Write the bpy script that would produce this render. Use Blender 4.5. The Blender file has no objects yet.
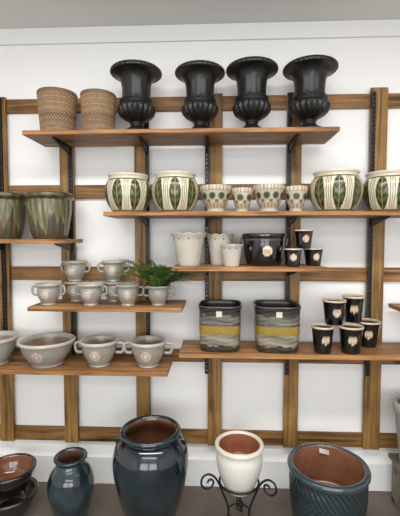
import bpy, math, random
from mathutils import Vector, Matrix
random.seed(7)
TAU=2*math.pi
def s(r,g,b):
    def c(v):
        v=v/255.0
        return v/12.92 if v<=0.04045 else ((v+0.055)/1.055)**2.4
    return (c(r),c(g),c(b))
def mixc(a,b,t):
    t=max(0,min(1,t)); return tuple(a[i]*(1-t)+b[i]*t for i in range(3))
def sm(e0,e1,x):
    t=max(0,min(1,(x-e0)/(e1-e0))); return t*t*(3-2*t)

# ---------------------------------------------------------------- materials
def newmat(name):
    m=bpy.data.materials.new(name); m.use_nodes=True
    nt=m.node_tree; return m,nt,nt.nodes['Principled BSDF']
def noise_node(nt,scale,detail=4,vec=None,dist=0):
    n=nt.nodes.new('ShaderNodeTexNoise'); n.inputs['Scale'].default_value=scale
    n.inputs['Detail'].default_value=detail; n.inputs['Distortion'].default_value=dist
    if vec: nt.links.new(vec,n.inputs['Vector'])
    return n
def ramp(nt,stops,fac):
    r=nt.nodes.new('ShaderNodeValToRGB'); e=r.color_ramp.elements
    while len(e)<len(stops): e.new(0.5)
    for i,(p,c) in enumerate(stops):
        e[i].position=p; e[i].color=(*c,1)
    nt.links.new(fac,r.inputs['Fac']); return r
def mul(nt,a,b,fac=1.0):
    m=nt.nodes.new('ShaderNodeMix'); m.data_type='RGBA'; m.blend_type='MULTIPLY'
    m.inputs['Factor'].default_value=fac
    nt.links.new(a,m.inputs['A']); nt.links.new(b,m.inputs['B']); return m.outputs['Result']
def glaze(name,rough,nscale=30,lo=0.8,bump=0.0,coat=0.0,metal=0.0,spec=0.5):
    m,nt,b=newmat(name)
    at=nt.nodes.new('ShaderNodeAttribute'); at.attribute_name='Col'
    tc=nt.nodes.new('ShaderNodeTexCoord')
    n=noise_node(nt,nscale,5,tc.outputs['Object'])
    r=ramp(nt,[(0.3,(lo,lo,lo)),(0.7,(1,1,1))],n.outputs['Fac'])
    nt.links.new(mul(nt,at.outputs['Color'],r.outputs['Color']),b.inputs['Base Color'])
    b.inputs['Roughness'].default_value=rough
    b.inputs['Coat Weight'].default_value=coat
    b.inputs['Coat Roughness'].default_value=0.08
    b.inputs['Metallic'].default_value=metal
    b.inputs['Specular IOR Level'].default_value=spec
    if bump>0:
        bp=nt.nodes.new('ShaderNodeBump'); bp.inputs['Strength'].default_value=bump; bp.inputs['Distance'].default_value=0.004
        nt.links.new(n.outputs['Fac'],bp.inputs['Height']); nt.links.new(bp.outputs['Normal'],b.inputs['Normal'])
    return m
def wood(name,axis,dark,light,seedoff=0.0):
    m,nt,b=newmat(name)
    mp=nt.nodes.new('ShaderNodeMapping')
    geo=nt.nodes.new('ShaderNodeNewGeometry')
    oi=nt.nodes.new('ShaderNodeObjectInfo')
    add=nt.nodes.new('ShaderNodeVectorMath'); add.operation='ADD'
    nt.links.new(geo.outputs['Position'],mp.inputs['Vector'])
    sc={'X':(1.3,14,30),'Z':(30,14,1.3)}[axis]
    mp.inputs['Scale'].default_value=sc; mp.inputs['Location'].default_value=(seedoff,seedoff,seedoff)
    mr=nt.nodes.new('ShaderNodeMath'); mr.operation='MULTIPLY'; mr.inputs[1].default_value=40
    nt.links.new(oi.outputs['Random'],mr.inputs[0])
    nt.links.new(mp.outputs['Vector'],add.inputs[0]); nt.links.new(mr.outputs[0],add.inputs[1])
    n=noise_node(nt,1.6,8,add.outputs[0],0.9)
    r=ramp(nt,[(0.34,dark),(0.5,mixc(dark,light,0.6)),(0.64,light)],n.outputs['Fac'])
    n2=noise_node(nt,6,3,geo.outputs['Position'])
    r2=ramp(nt,[(0.3,(0.72,0.7,0.68)),(0.62,(1,1,1))],n2.outputs['Fac'])
    v=nt.nodes.new('ShaderNodeTexVoronoi'); v.inputs['Scale'].default_value=3.6
    mp2=nt.nodes.new('ShaderNodeMapping'); nt.links.new(geo.outputs['Position'],mp2.inputs['Vector'])
    mp2.inputs['Scale'].default_value=(0.6,1,1.0) if axis=='X' else (1,1,0.6)
    nt.links.new(mp2.outputs['Vector'],v.inputs['Vector'])
    r3=ramp(nt,[(0.04,(0.30,0.24,0.20)),(0.10,(1,1,1))],v.outputs['Distance'])
    c=mul(nt,r.outputs['Color'],r2.outputs['Color']); c=mul(nt,c,r3.outputs['Color'])
    nt.links.new(c,b.inputs['Base Color']); b.inputs['Roughness'].default_value=0.5
    b.inputs['Specular IOR Level'].default_value=0.3
    bp=nt.nodes.new('ShaderNodeBump'); bp.inputs['Strength'].default_value=0.25; bp.inputs['Distance'].default_value=0.003
    nt.links.new(n.outputs['Fac'],bp.inputs['Height']); nt.links.new(bp.outputs['Normal'],b.inputs['Normal'])
    return m
def plain(name,col,rough=0.6,nscale=3,lo=0.94,bump=0.05,metal=0,dist=0.002):
    m,nt,b=newmat(name)
    geo=nt.nodes.new('ShaderNodeNewGeometry')
    n=noise_node(nt,nscale,6,geo.outputs['Position'])
    r=ramp(nt,[(0.3,tuple(c*lo for c in col)),(0.7,col)],n.outputs['Fac'])
    nt.links.new(r.outputs['Color'],b.inputs['Base Color'])
    b.inputs['Roughness'].default_value=rough; b.inputs['Metallic'].default_value=metal
    bp=nt.nodes.new('ShaderNodeBump'); bp.inputs['Strength'].default_value=bump; bp.inputs['Distance'].default_value=dist
    n2=noise_node(nt,nscale*25,3,geo.outputs['Position'])
    nt.links.new(n2.outputs['Fac'],bp.inputs['Height']); nt.links.new(bp.outputs['Normal'],b.inputs['Normal'])
    return m
M_wall=plain('painted_wall',s(237,236,234),0.75,2,0.97,0.08)
M_trim=plain('trim_paint',s(233,233,231),0.45,2,0.98,0.03)
M_ceil=plain('ceiling_paint',s(224,224,220),0.85,1.5,0.97,0.05)
M_floor=plain('concrete_floor',s(112,100,90),0.55,4,0.7,0.2)
M_woodX=wood('stained_pine_horizontal','X',s(84,56,28),s(154,114,68))
M_woodZ=wood('stained_pine_vertical','Z',s(90,62,30),s(160,122,70),3.3)
M_shelf=wood('shelf_pine','X',s(104,68,38),s(176,128,80),7.1)
M_grey=wood('weathered_wood','X',s(84,74,66),s(140,128,114),2.1)
M_metal=plain('black_metal',s(24,24,25),0.45,20,0.8,0.02,0.3)
M_gloss=glaze('gloss_glaze',0.14,14,0.7,0,0.6)
M_white=glaze('white_gloss_glaze',0.16,14,0.94,0,0.5)
M_satin=glaze('satin_glaze',0.30,22,0.86,0.04,0.25)
M_matte=glaze('matte_ceramic',0.62,40,0.85,0.12)
M_iron=glaze('cast_iron_black',0.42,35,0.5,0.45)
M_wick=glaze('wicker_cane',0.65,60,0.7,0.2)
M_leaf=glaze('fern_leaf',0.5,20,0.7)

# ---------------------------------------------------------------- mesh builder
class MB:
    def __init__(self): self.v=[];self.f=[];self.c=[];self.m=[]
    def lathe(self,prof,colf,segs=96,sub=5,modf=None,mi=0,off=(0,0,0),shape=None):
        pts=[]
        n=len(prof)
        for i in range(n-1):
            p0=prof[max(i-1,0)];p1=prof[i];p2=prof[i+1];p3=prof[min(i+2,n-1)]
            if p1[2]!=p0[2]: p0=p1
            if p3[2]!=p2[2]: p3=p2
            for k in range(sub):
                t=k/sub
                q=[]
                for a in (0,1):
                    q.append(0.5*((2*p1[a])+(-p0[a]+p2[a])*t+(2*p0[a]-5*p1[a]+4*p2[a]-p3[a])*t*t+(-p0[a]+3*p1[a]-3*p2[a]+p3[a])*t**3))
                pts.append((max(q[0],0.0006),q[1],p1[2]))
        pts.append((max(prof[-1][0],0.0006),prof[-1][1],prof[-1][2]))
        b=len(self.v)
        for (r,z,tag) in pts:
            for j in range(segs):
                th=TAU*j/segs
                if th>math.pi: th-=TAU
                rr,zz=r,z
                if modf: rr,zz=modf(th,r,z,tag)
                k=1.0
                if shape: k=shape(th)
                self.v.append((off[0]+rr*k*math.sin(th),off[1]-rr*k*math.cos(th),off[2]+zz))
                self.c.append(colf(th,z,tag,r))
        N=len(pts)
        for i in range(N-1):
            for j in range(segs):
                j2=(j+1)%segs
                self.f.append((b+i*segs+j,b+i*segs+j2,b+(i+1)*segs+j2,b+(i+1)*segs+j)); self.m.append(mi)
        self.f.append(tuple(b+j for j in reversed(range(segs)))); self.m.append(mi)
        self.f.append(tuple(b+(N-1)*segs+j for j in range(segs))); self.m.append(mi)
    def tube(self,path,rad,col,segs=8,mi=0,closed=False):
        P=[Vector(p) for p in path]; n=len(P); b=len(self.v)
        up=Vector((0.13,0.21,0.97)).normalized(); prev=None
        for i in range(n):
            if closed: t=(P[(i+1)%n]-P[i-1])
            else: t=P[min(i+1,n-1)]-P[max(i-1,0)]
            t.normalize()
            if prev is None:
                a=t.cross(up)
                if a.length<1e-3: a=t.cross(Vector((1,0,0)))
            else: a=prev-t*prev.dot(t)
            a.normalize(); prev=a; bb=t.cross(a)
            r=rad(i/(n-1)) if callable(rad) else rad
            for j in range(segs):
                th=TAU*j/segs; q=P[i]+(a*math.cos(th)+bb*math.sin(th))*r
                self.v.append(tuple(q)); self.c.append(col)
        for i in range(n if closed else n-1):
            i2=(i+1)%n
            for j in range(segs):
                j2=(j+1)%segs
                self.f.append((b+i*segs+j,b+i2*segs+j,b+i2*segs+j2,b+i*segs+j2)); self.m.append(mi)
        if not closed:
            self.f.append(tuple(b+j for j in range(segs))); self.m.append(mi)
            self.f.append(tuple(b+(n-1)*segs+j for j in reversed(range(segs)))); self.m.append(mi)
    def box(self,x0,x1,y0,y1,z0,z1,col=(0.5,0.5,0.5),mi=0):
        b=len(self.v)
        for z in (z0,z1):
            for (x,y) in ((x0,y0),(x1,y0),(x1,y1),(x0,y1)):
                self.v.append((x,y,z)); self.c.append(col)
        for f in ((3,2,1,0),(4,5,6,7),(0,1,5,4),(1,2,6,5),(2,3,7,6),(3,0,4,7)):
            self.f.append(tuple(b+i for i in f)); self.m.append(mi)
    def mesh(self,name,mats,smooth=True,angle=50):
        me=bpy.data.meshes.new(name+'_mesh'); me.from_pydata(self.v,[],self.f)
        for m in mats: me.materials.append(m)
        me.polygons.foreach_set('material_index',self.m)
        ca=me.color_attributes.new('Col','FLOAT_COLOR','POINT')
        flat=[]
        for c in self.c: flat+= [c[0],c[1],c[2],1.0]
        ca.data.foreach_set('color',flat)
        if smooth:
            me.shade_smooth()
            me.set_sharp_from_angle(angle=math.radians(angle))
        me.update(); return me
def put(name,me,loc,rot=0,sc=1,parent=None):
    o=bpy.data.objects.new(name,me); bpy.context.collection.objects.link(o)
    o.location=loc; o.rotation_euler=(0,0,math.radians(rot)); o.scale=(sc,sc,sc) if not isinstance(sc,tuple) else sc
    if parent: o.parent=parent
    return o
def boxobj(name,x0,x1,y0,y1,z0,z1,mat,bev=0.0,parent=None):
    mb=MB(); cx,cy,cz=(x0+x1)/2,(y0+y1)/2,(z0+z1)/2
    mb.box(x0-cx,x1-cx,y0-cy,y1-cy,z0-cz,z1-cz)
    me=mb.mesh(name,[mat],smooth=False); o=put(name,me,(cx,cy,cz),parent=parent)
    if bev>0:
        m=o.modifiers.new('bevel','BEVEL'); m.width=bev; m.segments=2
    return o
def empty(name,loc=(0,0,0)):
    e=bpy.data.objects.new(name,None); e.location=loc; bpy.context.collection.objects.link(e); return e

# ---------------------------------------------------------------- room
FZ=-0.05; CZ=2.83; XL,XR,YB=-3.2,3.2,-6.0
boxobj('wall_front',XL,XR,0,0.12,FZ,CZ,M_wall)
boxobj('wall_left',XL-0.12,XL,YB,0.12,FZ,CZ,M_wall)
boxobj('wall_right',XR,XR+0.12,YB,0.12,FZ,CZ,M_wall)
boxobj('floor',XL-0.12,XR+0.12,YB-0.12,0.12,FZ-0.1,FZ,M_floor)
boxobj('ceiling',XL-0.12,XR+0.12,YB-0.12,0.12,CZ,CZ+0.1,M_ceil)
wb=MB()
wb.box(XL-0.12,-2.6,YB-0.12,YB,FZ,CZ); wb.box(2.6,XR+0.12,YB-0.12,YB,FZ,CZ)
wb.box(-2.6,2.6,YB-0.12,YB,FZ,0.45); wb.box(-2.6,2.6,YB-0.12,YB,2.55,CZ)
put('wall_back',wb.mesh('wall_back',[M_wall],False),(0,0,0))
wf=MB()
for x in (-2.6,-0.9,0.85,2.55): wf.box(x,x+0.05,YB-0.1,YB-0.02,0.45,2.55)
wf.box(-2.6,2.6,YB-0.1,YB-0.02,0.45,0.5); wf.box(-2.6,2.6,YB-0.1,YB-0.02,2.5,2.55)
put('window_1',wf.mesh('window_1',[M_metal],False),(0,0,0))
boxobj('trim_1',XL,XR,-0.018,-0.0005,2.735,CZ-0.0005,M_trim,0.003)
boxobj('baseboard_front',XL,XR,-0.018,-0.0005,FZ,0.13,M_trim,0.004)

# ---------------------------------------------------------------- lattice + shelves
lat=empty('wooden_lattice')
for i,(a,b) in enumerate(((2.318,2.402),(1.788,1.873),(1.276,1.362),(0.762,0.842),(0.232,0.322))):
    boxobj('rail_%d'%(i+1),-2.3,2.3,-0.020,-0.0008,a,b,M_woodX,0.002,lat)
posts=(-1.80,-1.342,-0.92,-0.455,-0.004,0.47,0.966,1.43,1.88)
for i,x in enumerate(posts):
    w=0.050 if x==0.966 else 0.044
    boxobj('post_%d'%(i+1),x-w,x+w,-0.040,-0.0202,0.232,2.41 if x!=0.966 else 2.43,M_woodZ,0.002,lat)
stds=(-1.33,-0.893,-0.418,-0.053,0.44,0.928,1.42)
for i,x in enumerate(stds):
    mb=MB()
    z0,z1=0.70,2.40
    mb.box(-0.012,-0.004,-0.014,0,z0,z1);mb.box(0.004,0.012,-0.014,0,z0,z1)
    z=z0
    while z<z1:
        mb.box(-0.004,0.004,-0.0135,-0.0005,z,z+0.014); z+=0.026
    put('shelf_standard_%d'%(i+1),mb.mesh('shelf_standard',[M_metal],False),(x,-0.0405,0),parent=lat)
def bracket(name,x,ztop,par,cx,cy,cz):
    mb=MB(); L=0.23
    v=[(-0.004,0,0),(-0.004,-L,0),(-0.004,-L,-0.010),(-0.004,-0.02,-0.045),(-0.004,0,-0.05)]
    for p in v: mb.v.append(p); mb.c.append((0,0,0))
    for p in v: mb.v.append((0.004,p[1],p[2])); mb.c.append((0,0,0))
    mb.f.append((0,1,2,3,4)); mb.f.append((9,8,7,6,5)); mb.m+=[0,0]
    for i in range(5):
        j=(i+1)%5; mb.f.append((i,i+5,j+5,j)); mb.m.append(0)
    mb.box(-0.013,0.013,-L+0.01,0,-0.003,0)
    put(name,mb.mesh('shelf_bracket',[M_metal],False),(x-cx,-0.055-cy,ztop-cz),parent=par)
SH={'S1':(-1.045,0.645,2.122),'S2':(-0.608,1.75,1.685),'S3':(-1.9,-0.82,1.537),'S4':(-0.235,0.596,1.387),
    'S5':(-1.04,-0.182,1.162),'S6':(-0.20,1.75,0.912),'S7':(-1.9,-0.262,0.805),'S8':(1.04,1.6,1.150)}
TH=0.024
for k,(a,b,z) in SH.items():
    mb=MB(); ym=-0.1925
    cx=(a+b)/2
    mb.box(a-cx,b-cx,-0.1375,0.1375,-TH,0)
    o=put('wooden_shelf',mb.mesh('wooden_shelf',[M_shelf],False),(cx,ym,z))
    m=o.modifiers.new('bevel','BEVEL'); m.width=0.003; m.segments=2
    n=0
    for x in stds:
        if a+0.02<x<b-0.02:
            n+=1; bracket('bracket_%d'%n,x,z-TH,o,cx,ym,z)
Z={k:v[2]+0.0005 for k,v in SH.items()}

# ---------------------------------------------------------------- pots
TERRA=s(158,100,70)
def smooth_path(P,n=6):
    out=[]
    N=len(P)
    for i in range(N-1):
        p0=P[max(i-1,0)];p1=P[i];p2=P[i+1];p3=P[min(i+2,N-1)]
        for k in range(n):
            t=k/n
            out.append(tuple(0.5*((2*p1[a])+(-p0[a]+p2[a])*t+(2*p0[a]-5*p1[a]+4*p2[a]-p3[a])*t*t+(-p0[a]+3*p1[a]-3*p2[a]+p3[a])*t**3) for a in range(3)))
    out.append(tuple(P[-1])); return out
def pot(name,prof,colf,mats,loc,rot=0,segs=96,sub=5,modf=None,handles=None,shape=None,extra=None):
    mb=MB(); mb.lathe(prof,colf,segs,sub,modf,shape=shape)
    if handles:
        for sgn in (1,-1):
            path,rad,col=handles
            mb.tube([(sgn*x,y,z) for x,y,z in smooth_path(path)],rad,col,8)
    if extra: extra(mb)
    return put(name,mb.mesh(name,mats),loc,rot)
def label(th,z,r,th0,z0,rl):
    return math.hypot((th-th0)*r,z-z0)/rl

# urns
def urn(x,R,H):
    k=R/0.144; h=H/0.36
    P=[(0.082,0.0,0),(0.086,0.004,0),(0.086,0.016,0),(0.080,0.022,0),(0.062,0.030,0),(0.044,0.042,0),(0.034,0.056,0),(0.040,0.066,0),(0.038,0.072,0),
       (0.062,0.084,0),(0.090,0.104,0),(0.105,0.132,0),(0.103,0.154,0),(0.092,0.168,0),(0.096,0.175,0),(0.092,0.184,0),(0.082,0.194,0),(0.080,0.22,0),(0.082,0.26,0),(0.088,0.290,0),
       (0.104,0.316,0),(0.130,0.329,0),(0.141,0.332,0),(0.145,0.339,0),(0.143,0.351,0),(0.132,0.358,0),(0.120,0.354,0),(0.100,0.338,0),(0.076,0.28,0),(0.07,0.2,0),(0.0,0.18,0)]
    P=[(r*k,z*h,t) for r,z,t in P]
    def mod(th,r,z,t):
        zz=z/h
        if 0.080<zz<0.168 and r>0.05: 
            w=math.sin(math.pi*(zz-0.080)/0.088); r*=1+0.10*w*(abs(math.sin(th*9))-0.6)
        if 0.322<zz<0.350 and r>0.12*k: r*=1+0.014*math.sin(th*36)
        if 0.200<zz<0.285 and r>0.075*k: r*=1+0.012*math.cos(th*12)
        return r,z
    D=s(24,23,23)
    def ex(mb):
        mb.box(-0.080*k,0.080*k,-0.080*k,0.080*k,0,0.012,D)
        mb.tube([(0.090*k*math.cos(TAU*i/48),0.090*k*math.sin(TAU*i/48),0.188*h) for i in range(48)],0.005,D,8,closed=True)
    pot('cast_iron_urn',P,lambda th,z,t,r:s(25,24,23),[M_iron],(x,-0.19,Z['S1']),random.uniform(-8,8),144,4,mod,extra=ex)
for x,R,H in ((-0.45,0.142,0.366),(-0.09,0.138,0.358),(0.20,0.142,0.370),(0.52,0.146,0.370)): urn(x,R,H)

# wicker baskets
def basket(x,R,H,rot):
    P=[(R*0.80,0,0),(R*0.82,0.004,0),(R*0.86,H*0.2,0),(R*0.90,H*0.45,0),(R*0.94,H*0.7,0),(R*0.97,H*0.9,0),(R*0.99,H*0.93,0),(R*1.0,H*0.965,0),(R*0.98,H,0),(R*0.92,H*0.99,2),(R*0.9,H*0.9,2),(R*0.78,0.02,2),(0,0.015,2)]
    rw=0.0105
    def wv(th,z): 
        row=math.floor(z/rw); ph=math.pi*(row%2)
        return math.sin(th*34+ph)*abs(math.sin(math.pi*z/rw)), abs(math.sin(math.pi*z/rw))
    def mod(th,r,z,t):
        if t==0 and 0.006<z<H*0.91: r+=0.003*wv(th,z)[0]
        return r,z
    def col(th,z,t,r):
        if t==2: return s(80,58,40)
        w,g=wv(th,z)
        row=math.floor(z/rw); band=0.5+0.5*math.sin(row*2.3+x*9)
        c=mixc(s(90,68,46),s(190,156,118),0.24+0.50*g+0.22*w)
        if z>H*0.92: c=mixc(s(104,74,50),s(150,116,86),0.5+0.5*math.sin(th*60+z*300))
        if 0.40<z/H<0.46 or z/H<0.06: c=mixc(c,s(96,68,46),0.55)
        return tuple(v*(0.74+0.26*band) for v in c)
    pot('wicker_basket',P,col,[M_wick],(x,-0.19,Z['S1']),rot,272,16,mod)
basket(-0.905,0.110,0.240,10); basket(-0.668,0.100,0.230,50)

# leaf-striped cachepots
def bigpot(x,R,H,rot,y=-0.2):
    P=[(R*0.62,0,0),(R*0.66,0.004,0),(R*0.82,H*0.15,0),(R*0.95,H*0.33,0),(R*1.0,H*0.52,0),(R*0.97,H*0.70,0),(R*0.87,H*0.84,0),(R*0.82,H*0.88,1),(R*0.83,H*0.92,1),(R*0.87,H*0.97,1),(R*0.86,H*1.0,1),(R*0.80,H*0.99,1),(R*0.76,H*0.92,2),(R*0.86,H*0.6,2),(R*0.6,0.02,2),(0,0.015,2)]
    G=s(84,86,40); GD=s(40,44,20); BG=s(208,200,178)
    nl=8
    def col(th,z,t,r):
        if t==1: return s(206,198,178)
        if t==2: return s(150,138,118)
        u=((th/TAU*nl)%1.0)-0.5
        v=(z/H-0.45)/0.40
        c=BG
        if abs(v)<1:
            w=0.30*math.sqrt(max(0,1-v*v))
            d=abs(u)
            if d<w:
                sc=math.sin(z/H*34-d*16)
                c=G if sc>-0.1 else GD
                if d>w-0.055: c=GD
                if d<0.026: c=s(152,142,100)
        ud=abs(abs(u)-0.5)
        if 0.08<z/H<0.85:
            if 0.095<ud<0.135: c=s(98,88,52)
            if ud<0.02: c=s(118,102,70)
        if 0.83<z/H<0.87: c=s(92,84,52)
        if z/H<0.05: c=s(120,110,84)
        return c
    def mod(th,r,z,t):
        if t==0 and z>H*0.1: r*=1+0.008*math.cos(th*nl+math.pi)
        return r,z
    pot('leaf_striped_planter',P,col,[M_satin],(x,y,Z['S2']),rot,224,7,mod)
bigpot(-0.500,0.131,0.212,8); bigpot(-0.230,0.134,0.218,28); bigpot(0.670,0.142,0.222,12); bigpot(0.955,0.136,0.216,31)

# footed small planters with green dots
def goblet(x,R,H,rot):
    P=[(R*0.60,0,0),(R*0.62,0.006,0),(R*0.56,H*0.10,0),(R*0.60,H*0.18,0),(R*0.74,H*0.36,0),(R*0.86,H*0.60,0),(R*0.93,H*0.76,0),(R*0.95,H*0.80,1),(R*1.0,H*0.86,1),(R*1.0,H*0.97,1),(R*0.97,H,1),(R*0.92,H*0.98,1),(R*0.88,H*0.85,2),(R*0.6,H*0.2,2),(0,H*0.16,2)]
    nd=max(6,round(TAU*R/0.062))
    def col(th,z,t,r):
        base=s(182,172,152)
        if t==2: return s(120,104,88)
        if t==1: return s(196,186,168) if math.sin(th*nd*3)>-0.5 else s(158,142,118)
        u=((th/TAU*nd)%1.0)-0.5
        d=math.hypot(u*TAU*R*0.86/nd,(z-H*0.60))
        if d<0.021: return s(30,72,60) if d<0.016 else s(140,120,88)
        d2=math.hypot((abs(u)-0.5)*TAU*R*0.8/nd,(z-H*0.42))
        if d2<0.009: return s(118,90,66)
        if d2<0.013: return s(158,140,112)
        if z<H*0.34 and z>H*0.16: return mixc(base,s(116,94,72),0.4+0.35*math.sin(th*nd*2))
        return base
    def mod(th,r,z,t):
        if t==1: r*=1+0.012*math.cos(th*nd*2)
        return r,z
    pot('dotted_footed_planter',P,col,[M_satin],(x,-0.19,Z['S2']),rot,168,6,mod)
goblet(0.0,0.089,0.150,5); goblet(0.15,0.062,0.136,14); goblet(0.30,0.087,0.153,3); goblet(0.453,0.064,0.144,20)

# drip-glazed ribbed planters
def drip(x,R,H,rot):
    P=[(R*0.62,0,0),(R*0.66,0.004,0),(R*0.74,H*0.2,0),(R*0.83,H*0.5,0),(R*0.88,H*0.75,0),(R*0.88,H*0.84,0),(R*0.92,H*0.87,1),(R*1.0,H*0.91,1),(R*1.0,H*0.97,1),(R*0.95,H,1),(R*0.88,H*0.97,1),(R*0.83,H*0.85,2),(R*0.6,0.02,2),(0,0.015,2)]
    rnd=random.Random(int(x*1000)); A=[rnd.uniform(0,TAU) for _ in range(6)]
    def mod(th,r,z,t):
        if t==0 and z>0.01: r*=1+0.030*abs(math.sin(th*10))*sm(0,0.04,z)*(1-sm(H*0.7,H*0.85,z))
        return r,z
    def col(th,z,t,r):
        if t==2: return s(60,52,38)
        d=H*(0.42+0.16*math.sin(th*5+A[0])+0.12*math.sin(th*11+A[1])+0.07*math.sin(th*23+A[2]))
        top=mixc(s(70,72,50),s(116,108,74),0.5+0.5*math.sin(th*20+A[3]+z*14))
        bot=mixc(s(82,64,42),s(62,62,46),0.5+0.5*math.sin(th*9+z*30+A[4]))
        c=mixc(bot,top,sm(d-0.03,d+0.01,z))
        edge=math.exp(-((z-d)/0.012)**2)
        c=mixc(c,s(150,138,100),0.55*edge)
        if t==1: c=mixc(s(60,50,34),s(86,78,52),0.5+0.5*math.sin(th*13+A[5]))
        return c
    pot('drip_glazed_planter',P,col,[M_satin],(x,-0.195,Z['S3']),rot,160,6,mod)
drip(-1.232,0.132,0.260,0); drip(-0.962,0.139,0.260,40)

# white scalloped pots
def scallop(x,y,R,H,rot):
    P=[(R*0.60,0,0),(R*0.63,0.004,0),(R*0.69,H*0.25,0),(R*0.78,H*0.55,0),(R*0.86,H*0.78,0),(R*0.94,H*0.90,0),(R*1.01,H*0.975,0),(R*0.99,H,1),(R*0.93,H*0.97,2),(R*0.84,H*0.8,2),(R*0.58,0.02,2),(0,0.015,2)]
    ns=10
    def mod(th,r,z,t):
        q=sm(H*0.76,H,z)
        if r>R*0.8: z-=H*0.055*q*(1-abs(math.cos(th*ns/2)))
        if t==0: r*=1-0.018*q*(1-abs(math.cos(th*ns/2)))
        return r,z
    def col(th,z,t,r):
        if t==2: return s(160,152,138)
        u=((th/TAU*ns)%1.0); u=min(u,1-u)
        if t==0 and math.hypot(u*TAU*R/ns,z-H*0.82)<0.0055: return s(120,110,98)
        return s(184,178,167)
    pot('scalloped_white_planter',P,col,[M_white],(x,y,Z['S4']),rot,160,6,mod)
scallop(-0.154,-0.2,0.103,0.186,4); scallop(0.026,-0.135,0.084,0.182,15); scallop(0.088,-0.272,0.067,0.122,25)

# black pots with disc labels
def blackcup(name,loc,R,H,rot,rl=0.021,base=0.70):
    P=[(R*base,0,0),(R*(base+0.03),0.003,0),(R*(base+0.10),H*0.3,0),(R*(base+0.20),H*0.75,0),(R*0.97,H*0.91,0),(R*1.0,H*0.93,1),(R*1.0,H*0.985,1),(R*0.97,H,1),(R*0.91,H*0.98,1),(R*0.88,H*0.88,2),(R*0.7,H*0.1,2),(0,H*0.08,2)]
    def col(th,z,t,r):
        if t==1: return s(206,190,168)
        if t==2: return s(86,62,48)
        d=label(th,z,r,0,H*0.52,rl)
        if d<1:
            if 0.78<d: return s(214,198,170)
            return s(196,150,112) if math.sin(z*700)+math.sin(th*r*600)>0.3 else s(218,200,174)
        return s(12,12,14)
    pot(name,P,col,[M_gloss],loc,rot,144,6)
for (x,y,R,H,dz,rot) in ((0.421,-0.277,0.048,0.098,0,-6),(0.550,-0.205,0.055,0.098,0,8),(0.489,-0.232,0.053,0.102,0.0986,4)):
    blackcup('black_label_cup',(x,y,Z['S4']+dz),R,H,rot,0.018)
for (x,y,R,H,dz,rot) in ((0.592,-0.265,0.062,0.148,0,5),(0.747,-0.260,0.068,0.148,0,-8),(0.892,-0.125,0.072,0.1478,0,-15),(0.668,-0.215,0.066,0.136,0.1485,0),(0.798,-0.15,0.062,0.150,0.1485,-14)):
    blackcup('black_label_cup',(x,y,Z['S6']+dz),R,H,rot,0.023)
def blackbig():
    R,H=0.126,0.180
    P=[(R*0.72,0,0),(R*0.76,0.004,0),(R*0.84,H*0.2,0),(R*0.91,H*0.5,0),(R*0.94,H*0.75,0),(R*0.96,H*0.88,0),(R*1.0,H*0.91,0),(R*1.0,H*0.97,0),(R*0.97,H,1),(R*0.91,H*0.98,2),(R*0.88,H*0.85,2),(R*0.7,0.02,2),(0,0.015,2)]
    fl=[(-0.80,0.55),(0.80,0.52),(1.5,0.55),(-1.5,0.5)]
    def col(th,z,t,r):
        if t==1: return s(150,132,108)
        if t==2: return s(90,70,54)
        for a,b in fl:
            dx=(th-a)*r; dz=z-H*b; d=math.hypot(dx,dz); an=math.atan2(dz,dx)
            if d<0.004: return s(190,140,80)
            if d<0.010*(0.6+0.4*abs(math.cos(an*2.5))): return s(140,134,122)
        d=label(th,z,r,0.05,H*0.47,0.027)
        if d<1: return s(222,212,194) if (d>0.75 or math.sin(z*600)>0.2) else s(200,168,136)
        if H*0.80<z<H*0.825: return s(96,84,64)
        return s(11,11,13)
    pot('black_floral_planter',P,col,[M_gloss],(0.275,-0.185,Z['S4']),0,168,6,
        handles=([(R*0.93,0,H*0.60),(R*1.02,0,H*0.66),(R*1.04,0,H*0.82),(R*0.96,0,H*0.88)],0.006,s(14,14,16)))
blackbig()

# handled grey pots
def hpot(x,y,z0,R,H,rot,nm='handled_stone_planter',lab=True):
    b=R*0.82
    P=[(b*0.62,0,0),(b*0.66,0.003,0),(b*0.60,H*0.10,0),(b*0.72,H*0.20,0),(b*0.92,H*0.40,0),(b*0.98,H*0.60,0),(b*0.94,H*0.78,0),(b*0.98,H*0.86,1),(b*1.12,H*0.91,1),(b*1.17,H*0.955,1),(b*1.13,H,1),(b*1.02,H*0.97,1),(b*0.86,H*0.80,2),(b*0.7,H*0.2,2),(0,H*0.15,2)]
    def col(th,z,t,r):
        if t==2: return s(130,112,94)
        if t==1: return s(174,169,158)
        d=label(th,z,r,0,H*0.50,0.019)
        if lab and d<1:
            return s(178,152,132) if 0.35<d<0.8 else s(210,200,186)
        return s(148,143,134)
    hc=s(152,147,138)
    pot(nm,P,col,[M_satin],(x,y,z0),rot,112,5,
        handles=([(b*0.92,0,H*0.46),(R*1.10,0,H*0.50),(R*1.19,0,H*0.70),(R*1.10,0,H*0.86),(b*0.98,0,H*0.84)],0.0065,hc))
zz=Z['S5']
hpot(-0.953,-0.250,zz,0.077,0.122,5); hpot(-0.708,-0.250,zz,0.079,0.122,-4); hpot(-0.496,-0.250,zz,0.073,0.120,8)
hpot(-0.838,-0.120,zz,0.070,0.120,0); hpot(-0.612,-0.120,zz,0.070,0.120,0)
hpot(-0.845,-0.120,zz+0.1205,0.076,0.122,-6); hpot(-0.612,-0.120,zz+0.1205,0.076,0.124,6)

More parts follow.
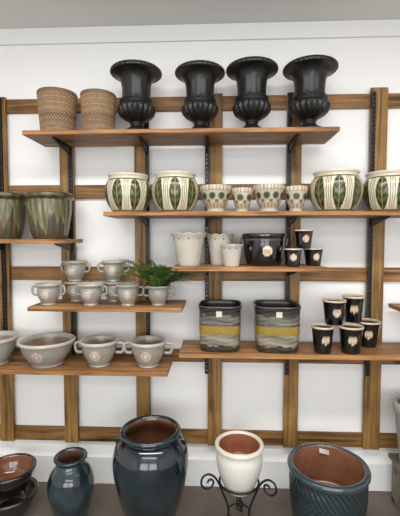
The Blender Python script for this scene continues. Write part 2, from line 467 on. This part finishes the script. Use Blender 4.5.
# bowls on the bottom-left shelf
def bowl(x,R,H,handles,rot,y=-0.215):
    b=R*(0.84 if handles else 1.0)
    P=[(b*0.52,0,0),(b*0.56,0.004,0),(b*0.52,H*0.08,0),(b*0.66,H*0.24,0),(b*0.82,H*0.5,0),(b*0.90,H*0.76,0),(b*0.92,H*0.84,1),(b*0.99,H*0.88,1),(b*1.0,H*0.95,1),(b*0.97,H,1),(b*0.90,H*0.97,1),(b*0.84,H*0.8,2),(b*0.6,H*0.22,2),(0,H*0.15,2)]
    def col(th,z,t,r):
        if t==2: return s(144,120,100)
        if t==1: return s(182,176,165)
        d=label(th,z,r,0,H*0.50,0.028)
        if d<1: return s(180,156,138) if 0.35<d<0.8 else s(210,200,186)
        return s(152,147,138)
    hd=([(b*0.88,0,H*0.50),(R*0.98,0,H*0.50),(R*1.07,0,H*0.64),(R*1.05,0,H*0.84),(b*0.97,0,H*0.86)],0.009,s(156,151,142)) if handles else None
    pot('glazed_bowl_planter' if not handles else 'handled_bowl_planter',P,col,[M_satin],(x,y,Z['S7']),rot,128,5,handles=hd)
bowl(-1.300,0.132,0.162,False,0); bowl(-0.985,0.160,0.150,False,0); bowl(-0.675,0.132,0.150,True,0); bowl(-0.388,0.128,0.150,True,0)

# square banded vases
def sqvase(x,R,H,rot):
    P=[(R*0.84,0,0),(R*0.90,0.006,0),(R*0.93,H*0.1,0),(R*0.95,H*0.3,0),(R*0.96,H*0.6,0),(R*0.97,H*0.85,0),(R*0.99,H*0.93,0),(R*1.01,H*0.97,0),(R*1.0,H,1),(R*0.94,H*0.985,2),(R*0.9,H*0.85,2),(R*0.85,0.02,2),(0,0.015,2)]
    def shp(th):
        n=4.2; return 1.0/((abs(math.sin(th))**n+abs(math.cos(th))**n)**(1/n))
    def col(th,z,t,r):
        v=z/H; wob=0.02*math.sin(th*7+x*5)+0.012*math.sin(th*17)
        if t==1: return s(66,54,42)
        if t==2: return s(36,33,29)
        st=0.5+0.5*math.sin(v*70+math.sin(th*5)*2)
        st2=0.5+0.5*math.sin(th*3+v*25+x*8)
        if v>0.80+wob: return mixc(s(24,23,22),s(58,53,44),st)
        if v>0.62: return mixc(s(46,45,42),s(122,118,106),0.6*st+0.4*st2)
        if v>0.595: return s(26,23,18)
        if v>0.40:
            q=math.sin(th*60)*math.sin(v*110)
            return mixc(s(92,72,22),s(176,148,60),0.5+0.5*q)
        if v>0.375: return s(26,23,18)
        if v>0.15+wob: return mixc(s(84,80,70),s(158,150,132),0.5*st+0.5*st2)
        return mixc(s(34,30,25),s(66,60,50),st)
    def mod(th,r,z,t):
        v=z/H
        if t==0 and (0.38<v<0.62): r*=1.012
        return r,z
    def ex(mb):
        mb.box(-0.016,0.016,-R*0.995-0.002,-R*0.96,H*0.78,H*0.90,s(200,195,184))
    pot('banded_square_planter',P,col,[M_satin],(x,-0.195,Z['S6']),rot,192,8,mod,shape=shp,extra=ex)
sqvase(0.028,0.122,0.256,-4); sqvase(0.348,0.128,0.256,-2)

# fern in its pot
hpot(-0.325,-0.230,zz,0.074,0.112,0,'fern_planter_tmp',False)
fp=bpy.data.objects['fern_planter_tmp']; fp.name='planter'
fern=empty('potted_fern',(-0.325,-0.230,zz)); fp.parent=fern; fp.location=(0,0,0)
mb=MB()
mb.lathe([(0.056,0.088,0),(0.05,0.094,0),(0.0,0.098,0)],lambda th,z,t,r:s(40,28,20),24,2)
rnd=random.Random(3)
def frond(az,L,el,droop):
    p=Vector((0.02*math.cos(az),0.02*math.sin(az),0.095)); n=22; e=el
    side=Vector((-math.sin(az),math.cos(az),0))
    pts=[]
    for i in range(n+1):
        pts.append((p.copy(),e)); d=Vector((math.cos(az)*math.cos(e),math.sin(az)*math.cos(e),math.sin(e)))
        p=p+d*(L/n); e-=droop/n
    c0=rnd.choice((s(64,106,46),s(86,130,58),s(52,88,40),s(112,148,72)))
    mb.tube([q[0] for q in pts],lambda t:0.0016*(1-0.7*t),s(84,98,48),5)
    for i in range(2,n+1):
        q,e=pts[i]; t=i/n; w=0.032*math.sin(math.pi*min(1,(t*0.85+0.12)))**0.7+0.003
        d=Vector((math.cos(az)*math.cos(e),math.sin(az)*math.cos(e),math.sin(e)))
        up=side.cross(d)
        for sg in (1,-1):
            tip=q+side*sg*w+d*w*0.4-up*w*0.2*rnd.uniform(-1,1.5)-Vector((0,0,w*0.2))
            if tip.z<0.004: tip.z=0.004
            mid=q+(tip-q)*0.45; hw=d*(0.0046)
            b=len(mb.v)
            for v in (q-hw*0.4,mid-hw,tip,mid+hw,q+hw*0.4):
                mb.v.append(tuple(v)); mb.c.append(tuple(k*rnd.uniform(0.8,1.2) for k in c0))
            mb.f.append((b,b+1,b+2,b+3,b+4)); mb.m.append(0)
for i in range(56):
    az=i*2.39996+rnd.uniform(-.2,.2)
    cx=math.cos(az); sy=math.sin(az)
    L=rnd.uniform(0.18,0.23)
    el=rnd.uniform(0.8,1.42)
    if cx<-0.2: L+=0.06*abs(cx)
    if sy>0.3: L=min(L,0.17)
    frond(az,L,el,rnd.uniform(0.8,1.5))
put('fern_foliage',mb.mesh('fern_foliage',[M_leaf],False),(0,0,0),parent=fern)

# ---------------------------------------------------------------- floor pots
FL=FZ+0.0005
def simple(name,P,outer,mat,loc,rot=0,modf=None,inner=TERRA,rim=None,segs=128,sub=6,colx=None,extra=None):
    def col(th,z,t,r):
        if t==2: return inner
        if t==1: return rim or outer
        if colx: return colx(th,z,r)
        return outer
    return pot(name,P,col,[mat],loc,rot,segs,sub,modf,extra=extra)
TEAL=s(22,42,50)
def jarcol(th,z,r):
    k=0.5+0.5*math.sin(z*22+1.2*math.sin(th*3)); return mixc(s(14,27,33),s(26,45,52),k)
def jarex(mb):
    for sg in (1,-1):
        mb.tube(smooth_path([(sg*0.160,0,0.520),(sg*0.180,0,0.518),(sg*0.184,0,0.500),(sg*0.176,0,0.488)]),0.008,s(22,40,48),8)
simple('glazed_teal_jar',[(0.105,0,0),(0.112,0.006,0),(0.135,0.10,0),(0.170,0.22,0),(0.196,0.34,0),(0.202,0.41,0),(0.193,0.47,0),(0.168,0.52,0),(0.146,0.540,0),(0.146,0.548,1),(0.158,0.553,1),(0.162,0.565,1),(0.156,0.576,1),(0.146,0.578,1),(0.134,0.568,2),(0.130,0.54,2),(0.17,0.45,2),(0.1,0.25,2),(0,0.24,2)],
    TEAL,M_gloss,(-0.345,-0.40,FL),0,None,s(100,62,46),s(26,43,50),colx=jarcol,extra=jarex)
simple('small_teal_vase',[(0.078,0,0),(0.084,0.005,0),(0.102,0.08,0),(0.124,0.17,0),(0.127,0.22,0),(0.112,0.28,0),(0.084,0.32,0),(0.074,0.34,0),(0.078,0.352,1),(0.090,0.362,1),(0.090,0.372,1),(0.082,0.376,1),(0.068,0.366,2),(0.066,0.33,2),(0.1,0.24,2),(0.0,0.18,2)],
    s(44,70,80),M_gloss,(-0.810,-0.33,FL),0,None,s(96,66,52),s(38,54,60),colx=lambda th,z,r:mixc(s(24,38,44),s(48,67,72),0.5+0.5*math.sin(z*40+math.sin(th*4))))
def chev(th,r,z,t):
    if t==0 and 0.03<z<0.365:
        u=(th/TAU*44+ z*26); r+=0.0035*math.sin(TAU*u)
    return r,z
def chevc(th,z,r):
    if z>0.370: return s(44,60,65)
    u=(th/TAU*44+z*26); return mixc(s(15,30,36),s(42,61,66),0.5+0.5*math.sin(TAU*u))
def tag(mb):
    b=len(mb.v)
    c=s(215,212,205)
    for p in ((0.00,0.162,0.406),(0.055,0.162,0.393),(0.055,0.158,0.368),(0.00,0.158,0.380)):
        mb.v.append(p); mb.c.append(c)
    mb.f.append((b,b+1,b+2,b+3)); mb.m.append(0)
simple('textured_teal_planter',[(0.145,0,0),(0.152,0.006,0),(0.172,0.10,0),(0.188,0.22,0),(0.194,0.32,0),(0.190,0.370,0),(0.194,0.382,1),(0.204,0.390,1),(0.207,0.402,1),(0.202,0.415,1),(0.190,0.419,1),(0.176,0.411,2),(0.174,0.37,2),(0.168,0.25,2),(0.163,0.20,2),(0.0,0.195,2)],
    TEAL,M_gloss,(0.588,-0.415,FL),0,chev,s(142,96,72),s(48,66,71),segs=352,colx=chevc,extra=tag)
db=lambda k:[(0.075*k,0,0),(0.08*k,0.005,0),(0.105*k,0.04,0),(0.130*k,0.10,0),(0.134*k,0.115,1),(0.142*k,0.122,1),(0.142*k,0.134,1),(0.134*k,0.140,1),(0.122*k,0.132,2),(0.11*k,0.09,2),(0.08*k,0.045,2),(0,0.04,2)]
simple('dark_glazed_bowl',db(1.05),s(26,24,23),M_gloss,(-1.180,-0.30,FL),0,None,s(60,44,36),s(32,29,27))
simple('dark_glazed_bowl',db(1.0),s(26,24,23),M_gloss,(-1.180,-0.30,FL+0.142),0,None,s(128,84,60),s(34,30,28))
# white pot on scrolled iron stand
st=empty('white_planter_on_iron_stand',(0.130,-0.36,FL))
wp=simple('planter',[(0.062,0,0),(0.070,0.006,0),(0.095,0.055,0),(0.118,0.12,0),(0.127,0.18,0),(0.123,0.222,0),(0.122,0.230,1),(0.131,0.237,1),(0.133,0.249,1),(0.128,0.259,1),(0.118,0.261,1),(0.108,0.249,2),(0.106,0.22,2),(0.09,0.14,2),(0,0.12,2)],
    s(220,217,208),M_white,(0,0,0.228),0,None,s(150,92,68),s(212,205,190))
wp.parent=st
mb=MB(); K=s(16,16,17)
mb.tube([(0.106*math.cos(TAU*i/40),0.106*math.sin(TAU*i/40),0.272) for i in range(40)],0.006,K,8,closed=True)
mb.tube([(0.060*math.cos(TAU*i/32),0.060*math.sin(TAU*i/32),0.10) for i in range(32)],0.004,K,8,closed=True)
for a in (197,330,80):
    A=math.radians(a); cx,cy=math.cos(A),math.sin(A)
    leg=[(0.178,0.292),(0.170,0.306),(0.152,0.304),(0.146,0.284),(0.160,0.262),(0.190,0.262),(0.212,0.290),(0.204,0.326),(0.172,0.338),(0.138,0.316),(0.112,0.272),(0.090,0.215),(0.066,0.15),(0.061,0.10),(0.082,0.05),(0.125,0.010),(0.155,0.008),(0.170,0.024),(0.160,0.040),(0.144,0.034)]
    mb.tube([(p[0]*cx,p[0]*cy,p[1]) for p in smooth_path([(q[0],q[1],0) for q in leg],6)],0.0056,K,8)
for a in (0,120,240):
    A=math.radians(a+20)
    mb.tube(smooth_path([(0.0,0.0,0.221),(0.05*math.cos(A),0.05*math.sin(A),0.221),(0.088*math.cos(A),0.088*math.sin(A),0.223)]),0.0045,K,6)
mb.tube([(0.012*math.cos(i*0.7),0.012*math.sin(i*0.7),0.216-i*0.003) for i in range(38)],0.005,K,6)
put('iron_stand',mb.mesh('iron_stand',[M_metal]),(0,0,0),parent=st)

# bench + grey pot at right edge
be=empty('low_wooden_bench',(1.36,-0.24,FZ))
for i,(x0,x1,y0,y1,z0,z1) in enumerate(((-0.31,0.33,-0.16,-0.06,0.265,0.29),(-0.31,0.33,-0.05,0.05,0.265,0.29),(-0.31,0.33,0.06,0.16,0.265,0.29),(-0.29,-0.25,-0.15,0.15,0.0005,0.265),(0.26,0.30,-0.15,0.15,0.0005,0.265),(-0.25,0.26,-0.02,0.02,0.12,0.16))):
    boxobj('slat_%d'%(i+1),x0,x1,y0,y1,z0,z1,M_grey,0.003,be)
simple('grey_stone_planter',[(0.085,0,0),(0.09,0.005,0),(0.105,0.12,0),(0.122,0.28,0),(0.126,0.32,1),(0.136,0.33,1),(0.136,0.36,1),(0.128,0.37,1),(0.115,0.36,2),(0.10,0.2,2),(0,0.18,2)],s(150,146,138),M_matte,(1.145,-0.24,FZ+0.2925),0,None,s(110,100,90),s(160,156,148))

# ---------------------------------------------------------------- lights
def area(name,loc,rot,sx,sy,e,col=(1,1,1)):
    l=bpy.data.lights.new(name,'AREA'); l.shape='RECTANGLE'; l.size=sx; l.size_y=sy; l.energy=e; l.color=col
    o=bpy.data.objects.new(name,l); bpy.context.collection.objects.link(o); o.location=loc; o.rotation_euler=tuple(math.radians(a) for a in rot); return o
area('window_light_left',(-1.3,YB+0.1,1.5),(90,0,0),2.2,2.0,70,(0.98,0.99,1))
area('window_light_right',(1.3,YB+0.1,1.5),(90,0,0),2.2,2.0,70,(0.98,0.99,1))
area('ceiling_light_front',(0,-1.6,CZ-0.03),(0,0,0),3.0,0.3,66,(1,0.985,0.955))
area('ceiling_light_back',(0,-4.0,CZ-0.03),(0,0,0),3.2,0.5,46,(1,0.985,0.955))
w=bpy.data.worlds.new('world'); bpy.context.scene.world=w; w.use_nodes=True
bg=w.node_tree.nodes['Background']; bg.inputs['Color'].default_value=(0.85,0.92,1,1); bg.inputs['Strength'].default_value=1.0
cam=bpy.data.cameras.new('camera'); co=bpy.data.objects.new('camera',cam); bpy.context.collection.objects.link(co)
co.location=(0,-2.33,1.54); co.rotation_euler=(math.radians(87),0,math.radians(2.4))
cam.sensor_fit='VERTICAL'; cam.sensor_height=36; cam.lens=26.02; cam.clip_start=0.05
bpy.context.scene.camera=co
bpy.context.scene.view_settings.view_transform='Standard'
